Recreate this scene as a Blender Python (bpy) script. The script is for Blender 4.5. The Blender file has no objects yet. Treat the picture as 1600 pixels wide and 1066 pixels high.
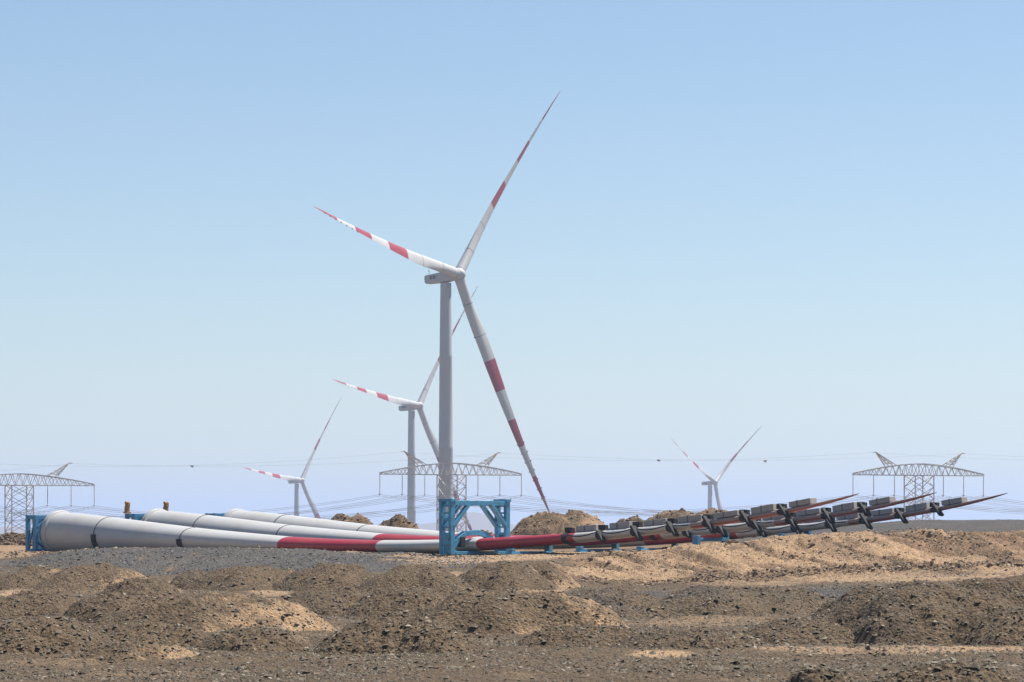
import bpy, math, random
import numpy as np
from mathutils import Vector, Matrix

R = math.radians
scene = bpy.context.scene
COL = scene.collection
random.seed(7)

# ------------------------------------------------------------------ camera, sky, sun, exposure
EYE = 3.4                      # height of the lens above the datum (m)
F = 5284.0                     # focal length in units of a 1600-wide frame
HOR = 822.0                    # row of the eye level in a 1066-high frame
cam_d = bpy.data.cameras.new('camera')
cam = bpy.data.objects.new('camera', cam_d)
COL.objects.link(cam)
cam.location = (0, 0, EYE)
cam.rotation_euler = (R(90), 0, 0)
cam_d.sensor_width = 36.0
cam_d.lens = 36.0 * F / 1600.0
cam_d.shift_y = (HOR - 533.0) / 1600.0
cam_d.clip_start = 1.0
cam_d.clip_end = 60000.0
cam_d.dof.use_dof = True
cam_d.dof.focus_distance = 235.0
cam_d.dof.aperture_fstop = 5.6
scene.camera = cam

SUN_EL, SUN_AZ = R(60), R(62)  # azimuth measured from the view direction (+Y) towards the right (+X)
world = bpy.data.worlds.new('World')
scene.world = world
world.use_nodes = True
wn = world.node_tree.nodes
wn.clear()
sky = wn.new('ShaderNodeTexSky')
sky.sky_type = 'NISHITA'
sky.sun_disc = False
sky.sun_elevation = SUN_EL
sky.sun_rotation = SUN_AZ
sky.altitude = 0
sky.air_density = 0.9
sky.dust_density = 0.3
sky.ozone_density = 2.8
bg = wn.new('ShaderNodeBackground')
bg.inputs['Strength'].default_value = 0.068
wo = wn.new('ShaderNodeOutputWorld')
world.node_tree.links.new(sky.outputs[0], bg.inputs[0])
world.node_tree.links.new(bg.outputs[0], wo.inputs[0])

sun_d = bpy.data.lights.new('sun', 'SUN')
sun_d.energy = 5.0
sun_d.angle = R(0.53)
sun_d.color = (1.0, 0.95, 0.87)
sun = bpy.data.objects.new('sun', sun_d)
COL.objects.link(sun)
sdir = Vector((math.cos(SUN_EL) * math.sin(SUN_AZ), math.cos(SUN_EL) * math.cos(SUN_AZ), math.sin(SUN_EL)))
sun.rotation_euler = sdir.to_track_quat('Z', 'Y').to_euler()
sun.location = (60, 40, 120)

vs = scene.view_settings
vs.view_transform = 'Standard'
vs.look = 'None'
vs.gamma = 1.0
vs.exposure = 0.85
vs.use_curve_mapping = False
scene.cycles.volume_bounces = 1
scene.cycles.max_bounces = 6


def at(px, py, d):
    """world point seen at (px, py) of the 1600x1066 frame at depth d"""
    return np.array([(px - 800.0) / F * d, d, EYE + (HOR - py) / F * d])


# ------------------------------------------------------------------ noise
def _hash(ix, iy, seed):
    h = (ix.astype(np.int64) * 374761393 + iy.astype(np.int64) * 668265263 + seed * 974634721) & 0xFFFFFFFF
    h = ((h ^ (h >> 13)) * 1274126177) & 0xFFFFFFFF
    h = h ^ (h >> 16)
    return (h & 0xFFFFFF) / float(0xFFFFFF)


def vnoise(x, y, seed=0):
    x = np.asarray(x, float)
    y = np.asarray(y, float)
    ix = np.floor(x)
    iy = np.floor(y)
    fx = x - ix
    fy = y - iy
    fx = fx * fx * fx * (fx * (fx * 6 - 15) + 10)
    fy = fy * fy * fy * (fy * (fy * 6 - 15) + 10)
    a = _hash(ix, iy, seed)
    b = _hash(ix + 1, iy, seed)
    c = _hash(ix, iy + 1, seed)
    d = _hash(ix + 1, iy + 1, seed)
    return (a * (1 - fx) + b * fx) * (1 - fy) + (c * (1 - fx) + d * fx) * fy


def fbm(x, y, seed=0, octaves=4, gain=0.5):
    t = 0.0
    amp = 1.0
    n = 0.0
    for o in range(octaves):
        ca, sa = math.cos(o * 0.7 + 0.3), math.sin(o * 0.7 + 0.3)
        t = t + amp * (vnoise(x * ca - y * sa, x * sa + y * ca, seed + o * 17) * 2 - 1)
        n += amp
        amp *= gain
        x = x * 2.03
        y = y * 2.03
    return t / n


def cells(x, y, seed=0):
    """rounded clods: 1 at the middle of a cell, 0 in the gaps"""
    x = np.asarray(x, float)
    y = np.asarray(y, float)
    ix, iy = np.floor(x), np.floor(y)
    best = np.full(x.shape, 9.0)
    for dx in (-1, 0, 1):
        for dy in (-1, 0, 1):
            cx, cy = ix + dx, iy + dy
            q = (cx + _hash(cx, cy, seed) - x) ** 2 + (cy + _hash(cx, cy, seed + 1) - y) ** 2
            best = np.minimum(best, q / (0.35 + 0.9 * _hash(cx, cy, seed + 2)))
    return np.clip(1 - best * 1.3, 0, 1)


def sstep(a, b, x):
    t = np.clip((x - a) / (b - a), 0, 1)
    return t * t * (3 - 2 * t)


# ------------------------------------------------------------------ materials
MAT = {}


def nmat(name):
    m = bpy.data.materials.new(name)
    m.use_nodes = True
    nt = m.node_tree
    return m, nt, nt.nodes['Principled BSDF']


def painted(name, col, rough=0.45, dirt=(0.35, 0.27, 0.19), dirt_amt=0.25, scale=0.6, metallic=0.0, streak=1.0):
    """paint or moulded surface with dust and blotches, in object space"""
    m, nt, b = nmat(name)
    N, L = nt.nodes, nt.links
    tc = N.new('ShaderNodeTexCoord')
    mp = N.new('ShaderNodeMapping')
    mp.inputs['Scale'].default_value = (1, 1, streak)
    n1 = N.new('ShaderNodeTexNoise')
    n1.inputs['Scale'].default_value = scale
    n1.inputs['Detail'].default_value = 6
    n1.inputs['Roughness'].default_value = 0.65
    r = N.new('ShaderNodeMapRange')
    r.inputs[1].default_value = 0.42
    r.inputs[2].default_value = 0.75
    r.inputs[3].default_value = 0.0
    r.inputs[4].default_value = dirt_amt
    mx = N.new('ShaderNodeMix')
    mx.data_type = 'RGBA'
    mx.inputs[6].default_value = (*col, 1)
    mx.inputs[7].default_value = (*dirt, 1)
    L.new(tc.outputs['Object'], mp.inputs[0])
    L.new(mp.outputs[0], n1.inputs[0])
    L.new(n1.outputs[0], r.inputs[0])
    L.new(r.outputs[0], mx.inputs[0])
    L.new(mx.outputs[2], b.inputs['Base Color'])
    r2 = N.new('ShaderNodeMapRange')
    r2.inputs[3].default_value = rough - 0.08
    r2.inputs[4].default_value = rough + 0.25
    L.new(n1.outputs[0], r2.inputs[0])
    L.new(r2.outputs[0], b.inputs['Roughness'])
    b.inputs['Metallic'].default_value = metallic
    MAT[name] = m
    return m


painted('white_paint', (0.42, 0.42, 0.41), 0.4, dirt=(0.26, 0.22, 0.17), dirt_amt=0.34, scale=0.35)
painted('tower_paint', (0.38, 0.395, 0.41), 0.42, dirt_amt=0.10, scale=0.12, streak=0.15)
painted('red_paint', (0.27, 0.012, 0.022), 0.36, dirt=(0.40, 0.2, 0.15), dirt_amt=0.16, scale=0.3)
painted('blue_paint', (0.045, 0.27, 0.45), 0.35, dirt=(0.10, 0.085, 0.07), dirt_amt=0.85, scale=2.6)
painted('navy_paint', (0.03, 0.19, 0.36), 0.5, dirt=(0.16, 0.15, 0.14), dirt_amt=0.4, scale=1.7)
painted('black_rubber', (0.010, 0.010, 0.011), 0.75, dirt=(0.05, 0.042, 0.035), dirt_amt=0.25, scale=3)
painted('dark_strap', (0.10, 0.105, 0.11), 0.7, dirt_amt=0.2, scale=3)
painted('foam_box', (0.30, 0.285, 0.28), 0.8, dirt=(0.2, 0.17, 0.14), dirt_amt=0.45, scale=2.2)
painted('rust_bracket', (0.36, 0.17, 0.04), 0.7, dirt=(0.12, 0.06, 0.03), dirt_amt=0.8, scale=4)
painted('galvanised', (0.50, 0.47, 0.41), 0.6, dirt=(0.30, 0.19, 0.10), dirt_amt=0.6, scale=0.4)
painted('tip_shade', (0.25, 0.19, 0.165), 0.5, dirt=(0.34, 0.13, 0.10), dirt_amt=0.35, scale=1.2)  # shaded blade tips, brown bounce light put into the colour
painted('insulator', (0.46, 0.45, 0.44), 0.35, dirt_amt=0.2, scale=1)
painted('cable', (0.22, 0.23, 0.24), 0.5, dirt_amt=0.1, scale=1, metallic=0.3)
painted('marker', (0.10, 0.07, 0.07), 0.6, dirt_amt=0.2, scale=1)
painted('nacelle_shell', (0.37, 0.375, 0.38), 0.42, dirt_amt=0.25, scale=0.8)


def earth_material():
    """dirt / sand / grey gravel: the attribute 'soil' says which soil lies where (R sand, G grey gravel, B red clay)"""
    m, nt, b = nmat('earth')
    N, L = nt.nodes, nt.links
    tc = N.new('ShaderNodeTexCoord')
    at_ = N.new('ShaderNodeAttribute')
    at_.attribute_name = 'soil'
    sep = N.new('ShaderNodeSeparateColor')
    L.new(at_.outputs['Color'], sep.inputs[0])

    def noise(scale, det=6, rough=0.6):
        n = N.new('ShaderNodeTexNoise')
        n.inputs['Scale'].default_value = scale
        n.inputs['Detail'].default_value = det
        n.inputs['Roughness'].default_value = rough
        L.new(tc.outputs['Object'], n.inputs[0])
        return n

    def ramp(src, stops):
        r = N.new('ShaderNodeValToRGB')
        el = r.color_ramp.elements
        while len(el) < len(stops):
            el.new(0.5)
        for e, (p, c) in zip(el, stops):
            e.position = p
            e.color = (*c, 1)
        L.new(src, r.inputs[0])
        return r

    def mix(f, a, bb, mode='MIX'):
        x = N.new('ShaderNodeMix')
        x.data_type = 'RGBA'
        x.blend_type = mode
        if isinstance(f, float):
            x.inputs[0].default_value = f
        else:
            L.new(f, x.inputs[0])
        L.new(a, x.inputs[6])
        L.new(bb, x.inputs[7])
        return x.outputs[2]

    fine = noise(5.5, 5, 0.7)
    mid = noise(1.1, 5, 0.6)
    big = noise(0.16, 4, 0.55)
    edge = noise(1.6, 9, 0.78)
    dirt = ramp(fine.outputs[0], [(0.28, (0.053, 0.039, 0.026)), (0.48, (0.126, 0.092, 0.059)), (0.62, (0.173, 0.129, 0.083)), (0.80, (0.302, 0.242, 0.170))])
    sand = ramp(fine.outputs[0], [(0.25, (0.232, 0.151, 0.089)), (0.5, (0.410, 0.279, 0.168)), (0.78, (0.535, 0.392, 0.261))])
    grey = ramp(fine.outputs[0], [(0.25, (0.047, 0.044, 0.042)), (0.5, (0.097, 0.091, 0.084)), (0.8, (0.187, 0.171, 0.154))])
    clay = ramp(fine.outputs[0], [(0.25, (0.128, 0.074, 0.045)), (0.55, (0.248, 0.161, 0.100)), (0.8, (0.369, 0.261, 0.175))])

    def masked(ch, jitter):
        """soil borders broken up by noise"""
        a = N.new('ShaderNodeMath')
        a.operation = 'MULTIPLY_ADD'
        L.new(edge.outputs[0], a.inputs[0])
        a.inputs[1].default_value = jitter
        a.inputs[2].default_value = -jitter * 0.5
        s = N.new('ShaderNodeMath')
        s.operation = 'ADD'
        L.new(ch, s.inputs[0])
        L.new(a.outputs[0], s.inputs[1])
        r = N.new('ShaderNodeMapRange')
        r.interpolation_type = 'SMOOTHSTEP'
        r.inputs[1].default_value = 0.20
        r.inputs[2].default_value = 0.85
        L.new(s.outputs[0], r.inputs[0])
        return r.outputs[0]

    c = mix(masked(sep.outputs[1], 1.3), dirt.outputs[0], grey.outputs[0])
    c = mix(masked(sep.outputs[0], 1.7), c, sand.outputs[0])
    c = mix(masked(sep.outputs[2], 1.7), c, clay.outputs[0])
    tint = ramp(big.outputs[0], [(0.3, (0.82, 0.82, 0.84)), (0.7, (1.14, 1.10, 1.05))])
    c = mix(1.0, c, tint.outputs[0], 'MULTIPLY')
    L.new(c, b.inputs['Base Color'])
    b.inputs['Roughness'].default_value = 0.95
    b.inputs['Specular IOR Level'].default_value = 0.15
    vor = N.new('ShaderNodeTexVoronoi')
    vor.inputs['Scale'].default_value = 9.0
    L.new(tc.outputs['Object'], vor.inputs[0])
    n3 = noise(14.0, 4, 0.7)
    ad = N.new('ShaderNodeMath')
    ad.operation = 'MULTIPLY_ADD'
    L.new(vor.outputs[0], ad.inputs[0])
    ad.inputs[1].default_value = -0.8
    L.new(n3.outputs[0], ad.inputs[2])
    bp = N.new('ShaderNodeBump')
    bp.inputs['Strength'].default_value = 1.0
    bp.inputs['Distance'].default_value = 0.13
    L.new(ad.outputs[0], bp.inputs['Height'])
    L.new(bp.outputs[0], b.inputs['Normal'])
    MAT['earth'] = m


earth_material()


def rock_material(name, c0, c1):
    m, nt, b = nmat(name)
    N, L = nt.nodes, nt.links
    g = N.new('ShaderNodeNewGeometry')
    tc = N.new('ShaderNodeTexCoord')
    n = N.new('ShaderNodeTexNoise')
    n.inputs['Scale'].default_value = 5
    n.inputs['Detail'].default_value = 5
    L.new(tc.outputs['Object'], n.inputs[0])
    ad = N.new('ShaderNodeMath')
    ad.operation = 'MULTIPLY_ADD'
    L.new(g.outputs['Random Per Island'], ad.inputs[0])
    ad.inputs[1].default_value = 0.75
    sc = N.new('ShaderNodeMath')
    sc.operation = 'MULTIPLY'
    sc.inputs[1].default_value = 0.4
    L.new(n.outputs[0], sc.inputs[0])
    L.new(sc.outputs[0], ad.inputs[2])
    r = N.new('ShaderNodeValToRGB')
    el = r.color_ramp.elements
    el[0].position = 0.12
    el[0].color = (*c0, 1)
    el[1].position = 1.0
    el[1].color = (*c1, 1)
    e = el.new(0.84)
    e.color = (*[0.66 * a + 0.34 * bb for a, bb in zip(c0, c1)], 1)
    L.new(ad.outputs[0], r.inputs[0])
    L.new(r.outputs[0], b.inputs['Base Color'])
    b.inputs['Roughness'].default_value = 0.92
    b.inputs['Specular IOR Level'].default_value = 0.2
    bp = N.new('ShaderNodeBump')
    bp.inputs['Strength'].default_value = 0.5
    bp.inputs['Distance'].default_value = 0.05
    L.new(n.outputs[0], bp.inputs['Height'])
    L.new(bp.outputs[0], b.inputs['Normal'])
    MAT[name] = m


rock_material('clods', (0.062, 0.049, 0.034), (0.36, 0.31, 0.24))
rock_material('clay_clods', (0.15, 0.105, 0.068), (0.36, 0.27, 0.185))
rock_material('grey_clods', (0.045, 0.044, 0.043), (0.26, 0.25, 0.235))
rock_material('boulder', (0.12, 0.075, 0.05), (0.30, 0.215, 0.15))


# ------------------------------------------------------------------ mesh helpers
def tag(o, label=None, cat=None, group=None, kind=None):
    if label:
        o['label'] = label
    if cat:
        o['category'] = cat
    if group:
        o['group'] = group
    if kind:
        o['kind'] = kind
    return o


def empty(name, loc, rz=0.0):
    e = bpy.data.objects.new(name, None)
    COL.objects.link(e)
    e.location = loc
    e.rotation_euler = (0, 0, rz)
    e.empty_display_size = 0.5
    return e


class MB:
    def __init__(self):
        self.v = []
        self.f = []
        self.m = []

    def add(self, verts, faces, mi=0):
        o = len(self.v)
        self.v += [tuple(map(float, p)) for p in verts]
        for f in faces:
            self.f.append(tuple(i + o for i in f))
            self.m.append(mi)

    def obox(self, c, ax, ay, az, mi=0):
        """box from centre and three half-axis vectors"""
        c, ax, ay, az = (np.array(q, float) for q in (c, ax, ay, az))
        vs_ = [c + sx * ax + sy * ay + sz * az for sz in (-1, 1) for sy in (-1, 1) for sx in (-1, 1)]
        self.add(vs_, [(0, 2, 3, 1), (4, 5, 7, 6), (0, 1, 5, 4), (2, 6, 7, 3), (0, 4, 6, 2), (1, 3, 7, 5)], mi)

    def box(self, x0, x1, y0, y1, z0, z1, mi=0):
        self.obox(((x0 + x1) / 2, (y0 + y1) / 2, (z0 + z1) / 2), ((x1 - x0) / 2, 0, 0), (0, (y1 - y0) / 2, 0), (0, 0, (z1 - z0) / 2), mi)

    def bar(self, a, b, w, h=None, up=(0, 0, 1), mi=0):
        a, b = np.array(a, float), np.array(b, float)
        h = w if h is None else h
        d = b - a
        L = np.linalg.norm(d)
        if L < 1e-6:
            return
        d /= L
        u = np.array(up, float)
        if abs(d.dot(u)) > 0.97:
            u = np.array((1.0, 0, 0)) if abs(d[0]) < 0.9 else np.array((0, 1.0, 0))
        s = np.cross(d, u)
        s /= np.linalg.norm(s)
        t = np.cross(s, d)
        self.obox((a + b) / 2, d * L / 2, s * w / 2, t * h / 2, mi)

    def tube(self, pts, rad, n=8, mi=0, cap=True):
        pts = [np.array(p, float) for p in pts]
        rads = rad if hasattr(rad, '__len__') else [rad] * len(pts)
        rings = []
        ref = None
        for i, p in enumerate(pts):
            d = pts[min(i + 1, len(pts) - 1)] - pts[max(i - 1, 0)]
            d = d / (np.linalg.norm(d) + 1e-12)
            if ref is None:
                ref = np.array((0, 0, 1.0)) if abs(d[2]) < 0.9 else np.array((1.0, 0, 0))
            s = np.cross(d, ref)
            s /= np.linalg.norm(s)
            t = np.cross(s, d)
            ref = t
            rings.append([p + rads[i] * (math.cos(2 * math.pi * k / n) * s + math.sin(2 * math.pi * k / n) * t) for k in range(n)])
        self.rings(rings, mi, cap)

    def rings(self, rings, mi=0, cap=True):
        n = len(rings[0])
        vs_ = [q for r in rings for q in r]
        fs = []
        for i in range(len(rings) - 1):
            for k in range(n):
                k2 = (k + 1) % n
                fs.append((i * n + k, i * n + k2, (i + 1) * n + k2, (i + 1) * n + k))
        if cap:
            fs.append(tuple(range(n - 1, -1, -1)))
            fs.append(tuple((len(rings) - 1) * n + k for k in range(n)))
        self.add(vs_, fs, mi)

    def build(self, name, mats, parent=None, smooth=False, bevel=0.0, origin=None):
        me = bpy.data.meshes.new(name)
        v = self.v
        if origin is not None:
            v = [(p[0] - origin[0], p[1] - origin[1], p[2] - origin[2]) for p in v]
        me.from_pydata(v, [], self.f)
        for mm in (mats if isinstance(mats, (list, tuple)) else [mats]):
            me.materials.append(MAT[mm])
        me.polygons.foreach_set('material_index', self.m)
        if smooth:
            me.polygons.foreach_set('use_smooth', [True] * len(self.f))
        me.update()
        o = bpy.data.objects.new(name, me)
        COL.objects.link(o)
        if parent is not None:
            o.parent = parent
        if bevel:
            bm_ = o.modifiers.new('bevel', 'BEVEL')
            bm_.width = bevel
            bm_.segments = 2
            bm_.limit_method = 'ANGLE'
        return o


def copy_tree(o, parent=None):
    c = o.copy()
    COL.objects.link(c)
    c.parent = parent
    for ch in list(o.children):
        copy_tree(ch, c)
    return c


def grid_mesh(name, X, Y, Z, soil, mat):
    nr, nc = X.shape
    co = np.stack([X, Y, Z], -1).reshape(-1, 3).astype(np.float32)
    idx = np.arange(nr * nc).reshape(nr, nc)
    q = np.stack([idx[:-1, :-1], idx[:-1, 1:], idx[1:, 1:], idx[1:, :-1]], -1).reshape(-1, 4)
    return raw_mesh(name, co, q, mat, soil)


def raw_mesh(name, co, q, mat, soil=None, smooth=True):
    k = q.shape[1]
    me = bpy.data.meshes.new(name)
    me.vertices.add(len(co))
    me.vertices.foreach_set('co', np.ascontiguousarray(co, np.float32).ravel())
    me.loops.add(len(q) * k)
    me.loops.foreach_set('vertex_index', q.ravel().astype(np.int32))
    me.polygons.add(len(q))
    me.polygons.foreach_set('loop_start', np.arange(0, len(q) * k, k, dtype=np.int32))
    me.polygons.foreach_set('loop_total', np.full(len(q), k, np.int32))
    me.polygons.foreach_set('use_smooth', np.full(len(q), smooth))
    me.update(calc_edges=True)
    me.validate()
    if soil is not None:
        a = me.attributes.new('soil', 'FLOAT_COLOR', 'POINT')
        rgba = np.ones((len(co), 4), np.float32)
        rgba[:, :3] = soil.reshape(-1, 3)
        a.data.foreach_set('color', rgba.ravel())
    me.materials.append(MAT[mat])
    o = bpy.data.objects.new(name, me)
    COL.objects.link(o)
    return o


# ------------------------------------------------------------------ the lie of the land
# heights relative to the lens (add EYE): rows are distances from the camera, columns bearings across the view
BEAR = np.array([-1500, -300, 0, 150, 400, 600, 720, 850, 1000, 1150, 1300, 1450, 1600, 1900, 3100], float)
DIST = np.array([0, 60, 100, 150, 176, 186, 196, 204, 212, 222, 232, 240, 252, 275, 305, 335, 380, 450, 700, 1060, 1760, 2640, 4000, 30000], float)
LAND = np.array([
    # -1500  -300     0    150    400    600    720    850   1000   1150   1300   1450   1600   1900   3100
    [-3.4, -3.4, -3.4, -3.4, -3.4, -3.4, -3.4, -3.4, -3.4, -3.4, -3.4, -3.4, -3.4, -3.4, -3.4],   # 0
    [-3.3, -3.3, -3.3, -3.3, -3.3, -3.3, -3.3, -3.3, -3.3, -3.3, -3.3, -3.3, -3.3, -3.3, -3.3],   # 60
    [-3.3, -3.3, -3.3, -3.3, -3.3, -3.3, -3.3, -3.3, -3.3, -3.3, -3.3, -3.3, -3.3, -3.3, -3.3],   # 100
    [-3.3, -3.3, -3.3, -3.3, -3.3, -3.3, -3.3, -3.3, -3.3, -3.2, -3.1, -3.0, -2.9, -2.8, -2.8],   # 150
    [-3.3, -3.3, -3.3, -3.3, -3.2, -3.2, -3.2, -3.2, -3.35, -3.2, -3.0, -2.7, -2.5, -2.4, -2.4],  # 176
    [-3.3, -3.3, -3.3, -3.2, -3.1, -3.0, -3.0, -3.05, -3.30, -3.1, -2.8, -2.5, -2.35, -2.3, -2.3],  # 186
    [-3.3, -3.3, -3.25, -3.0, -2.85, -2.75, -2.75, -2.75, -2.75, -2.4, -2.05, -1.75, -1.6, -1.6, -1.6],  # 196
    [-3.2, -3.2, -3.15, -2.75, -2.6, -2.55, -2.55, -2.35, -1.90, -1.22, -0.84, -0.58, -0.62, -0.6, -0.6],  # 204
    [-3.2, -3.2, -3.1, -2.55, -2.4, -2.4, -2.4, -2.05, -1.72, -1.16, -0.80, -0.56, -0.60, -0.5, -0.5],   # 212
    [-3.0, -3.0, -3.0, -2.15, -2.0, -2.2, -2.25, -1.95, -1.80, -1.30, -0.95, -0.62, -0.50, -0.5, -0.5],  # 222
    [-2.9, -2.9, -2.8, -1.72, -1.65, -2.0, -2.05, -1.90, -1.85, -1.50, -1.05, -0.65, -0.42, -0.3, -0.3],  # 232
    [-2.6, -2.6, -2.45, -1.62, -1.65, -1.97, -1.98, -1.95, -1.85, -1.50, -1.00, -0.50, -0.20, -0.2, -0.2],  # 240
    [-2.3, -2.3, -2.15, -1.95, -1.95, -2.05, -2.05, -2.05, -1.90, -1.40, -0.80, -0.30, 0.00, 0.0, 0.0],  # 252
    [-1.9, -1.9, -1.85, -2.15, -2.15, -2.15, -2.15, -2.10, -1.80, -1.10, -0.40, 0.05, 0.30, 0.3, 0.3],  # 275
    [-1.5, -1.5, -1.45, -1.9, -2.15, -2.2, -2.2, -2.15, -1.7, -0.90, 0.00, 0.48, 0.52, 0.5, 0.5],       # 305
    [-1.1, -1.1, -1.05, -1.5, -2.0, -2.2, -2.2, -2.1, -1.6, -0.9, 0.00, 0.50, 0.55, 0.5, 0.5],          # 335
    [-2.5, -2.5, -2.5, -2.8, -3.2, -3.4, -3.4, -3.4, -2.9, -2.2, -1.6, -1.2, -1.1, -1.1, -1.1],         # 380
    [-6.5] * 15, [-18] * 15, [-31] * 15, [-47.2] * 15, [-74.4] * 15, [-84] * 15, [-96] * 15,
], float)


def land(x, y):
    """smooth lie of the land, world z"""
    x = np.asarray(x, float)
    y = np.asarray(y, float)
    yy = np.maximum(y, 1.0)
    b = np.clip(800 + F * x / yy, BEAR[0], BEAR[-1] - 1e-6)
    d = np.clip(y, DIST[0], DIST[-1] - 1e-6)
    j = np.clip(np.searchsorted(BEAR, b, side='right') - 1, 0, len(BEAR) - 2)
    i = np.clip(np.searchsorted(DIST, d, side='right') - 1, 0, len(DIST) - 2)
    u = (b - BEAR[j]) / (BEAR[j + 1] - BEAR[j])
    w = (d - DIST[i]) / (DIST[i + 1] - DIST[i])
    u = u * u * (3 - 2 * u)
    z = (LAND[i, j] * (1 - u) + LAND[i, j + 1] * u) * (1 - w) + (LAND[i + 1, j] * (1 - u) + LAND[i + 1, j + 1] * u) * w
    return z + EYE


def ground_z(x, y):
    """ground with undulation, erosion gullies on the bank and clods"""
    z = land(x, y)
    near = 1 - sstep(330, 420, y)
    bear = 800 + F * x / np.maximum(y, 1.0)
    lee = (1 - sstep(600, 760, bear)) * sstep(196, 204, y) * (1 - sstep(240, 248, y))
    z = z + lee * (0.16 * fbm(x * 0.5, y * 0.22, 43, 4, 0.6) + 0.05 * cells(x * 2.2, y * 1.2, 47))
    bank = sstep(830, 960, bear) * sstep(180, 187, y) * (1 - sstep(206, 216, y))
    z = z + near * 0.10 * fbm(x * 0.28, y * 0.22, 3, 3)
    # gullies running down the bank, slanting with the slope
    g = fbm((x + 0.24 * (y - 195)) * 0.75, y * 0.07, 11, 4, 0.6)
    g2 = 1 - np.abs(fbm((x + 0.24 * (y - 195)) * 1.1, y * 0.10, 14, 3, 0.55)) * 2.6
    z = z + bank * (0.36 * g + 0.20 * np.clip(g2, -1, 1))
    z = z + bank * 0.10 * cells(x * 2.4, y * 1.8, 57)
    z = z + bank * 0.16 * fbm(x * 1.6, y * 1.3, 13, 4, 0.65)
    # crest of the bank is broken
    z = z + 0.13 * sstep(900, 1050, bear) * sstep(198, 203, y) * (1 - sstep(212, 222, y)) * fbm(x * 0.5, y * 0.3, 19, 4, 0.6)
    # clods and ruts
    rough = 0.55 + 0.45 * fbm(x * 0.15, y * 0.15, 29, 2)
    z = z + near * 0.075 * np.clip(rough, 0.15, 1) * fbm(x * 1.9, y * 1.5, 5, 4, 0.62)
    pp = np.clip(0.5 + 0.8 * fbm(x * 0.22, y * 0.22, 37, 2), 0.1, 1)
    z = z + near * 0.06 * pp * cells(x * 3.6, y * 2.6, 51)
    return z


def depth_for(px, py):
    """distance at which the lie of the land is seen at (px, py)"""
    for d in np.arange(50, 330, 0.5):
        p = at(px, py, d)
        if p[2] <= land(p[0], p[1]):
            return float(d)
    return 330.0


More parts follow.
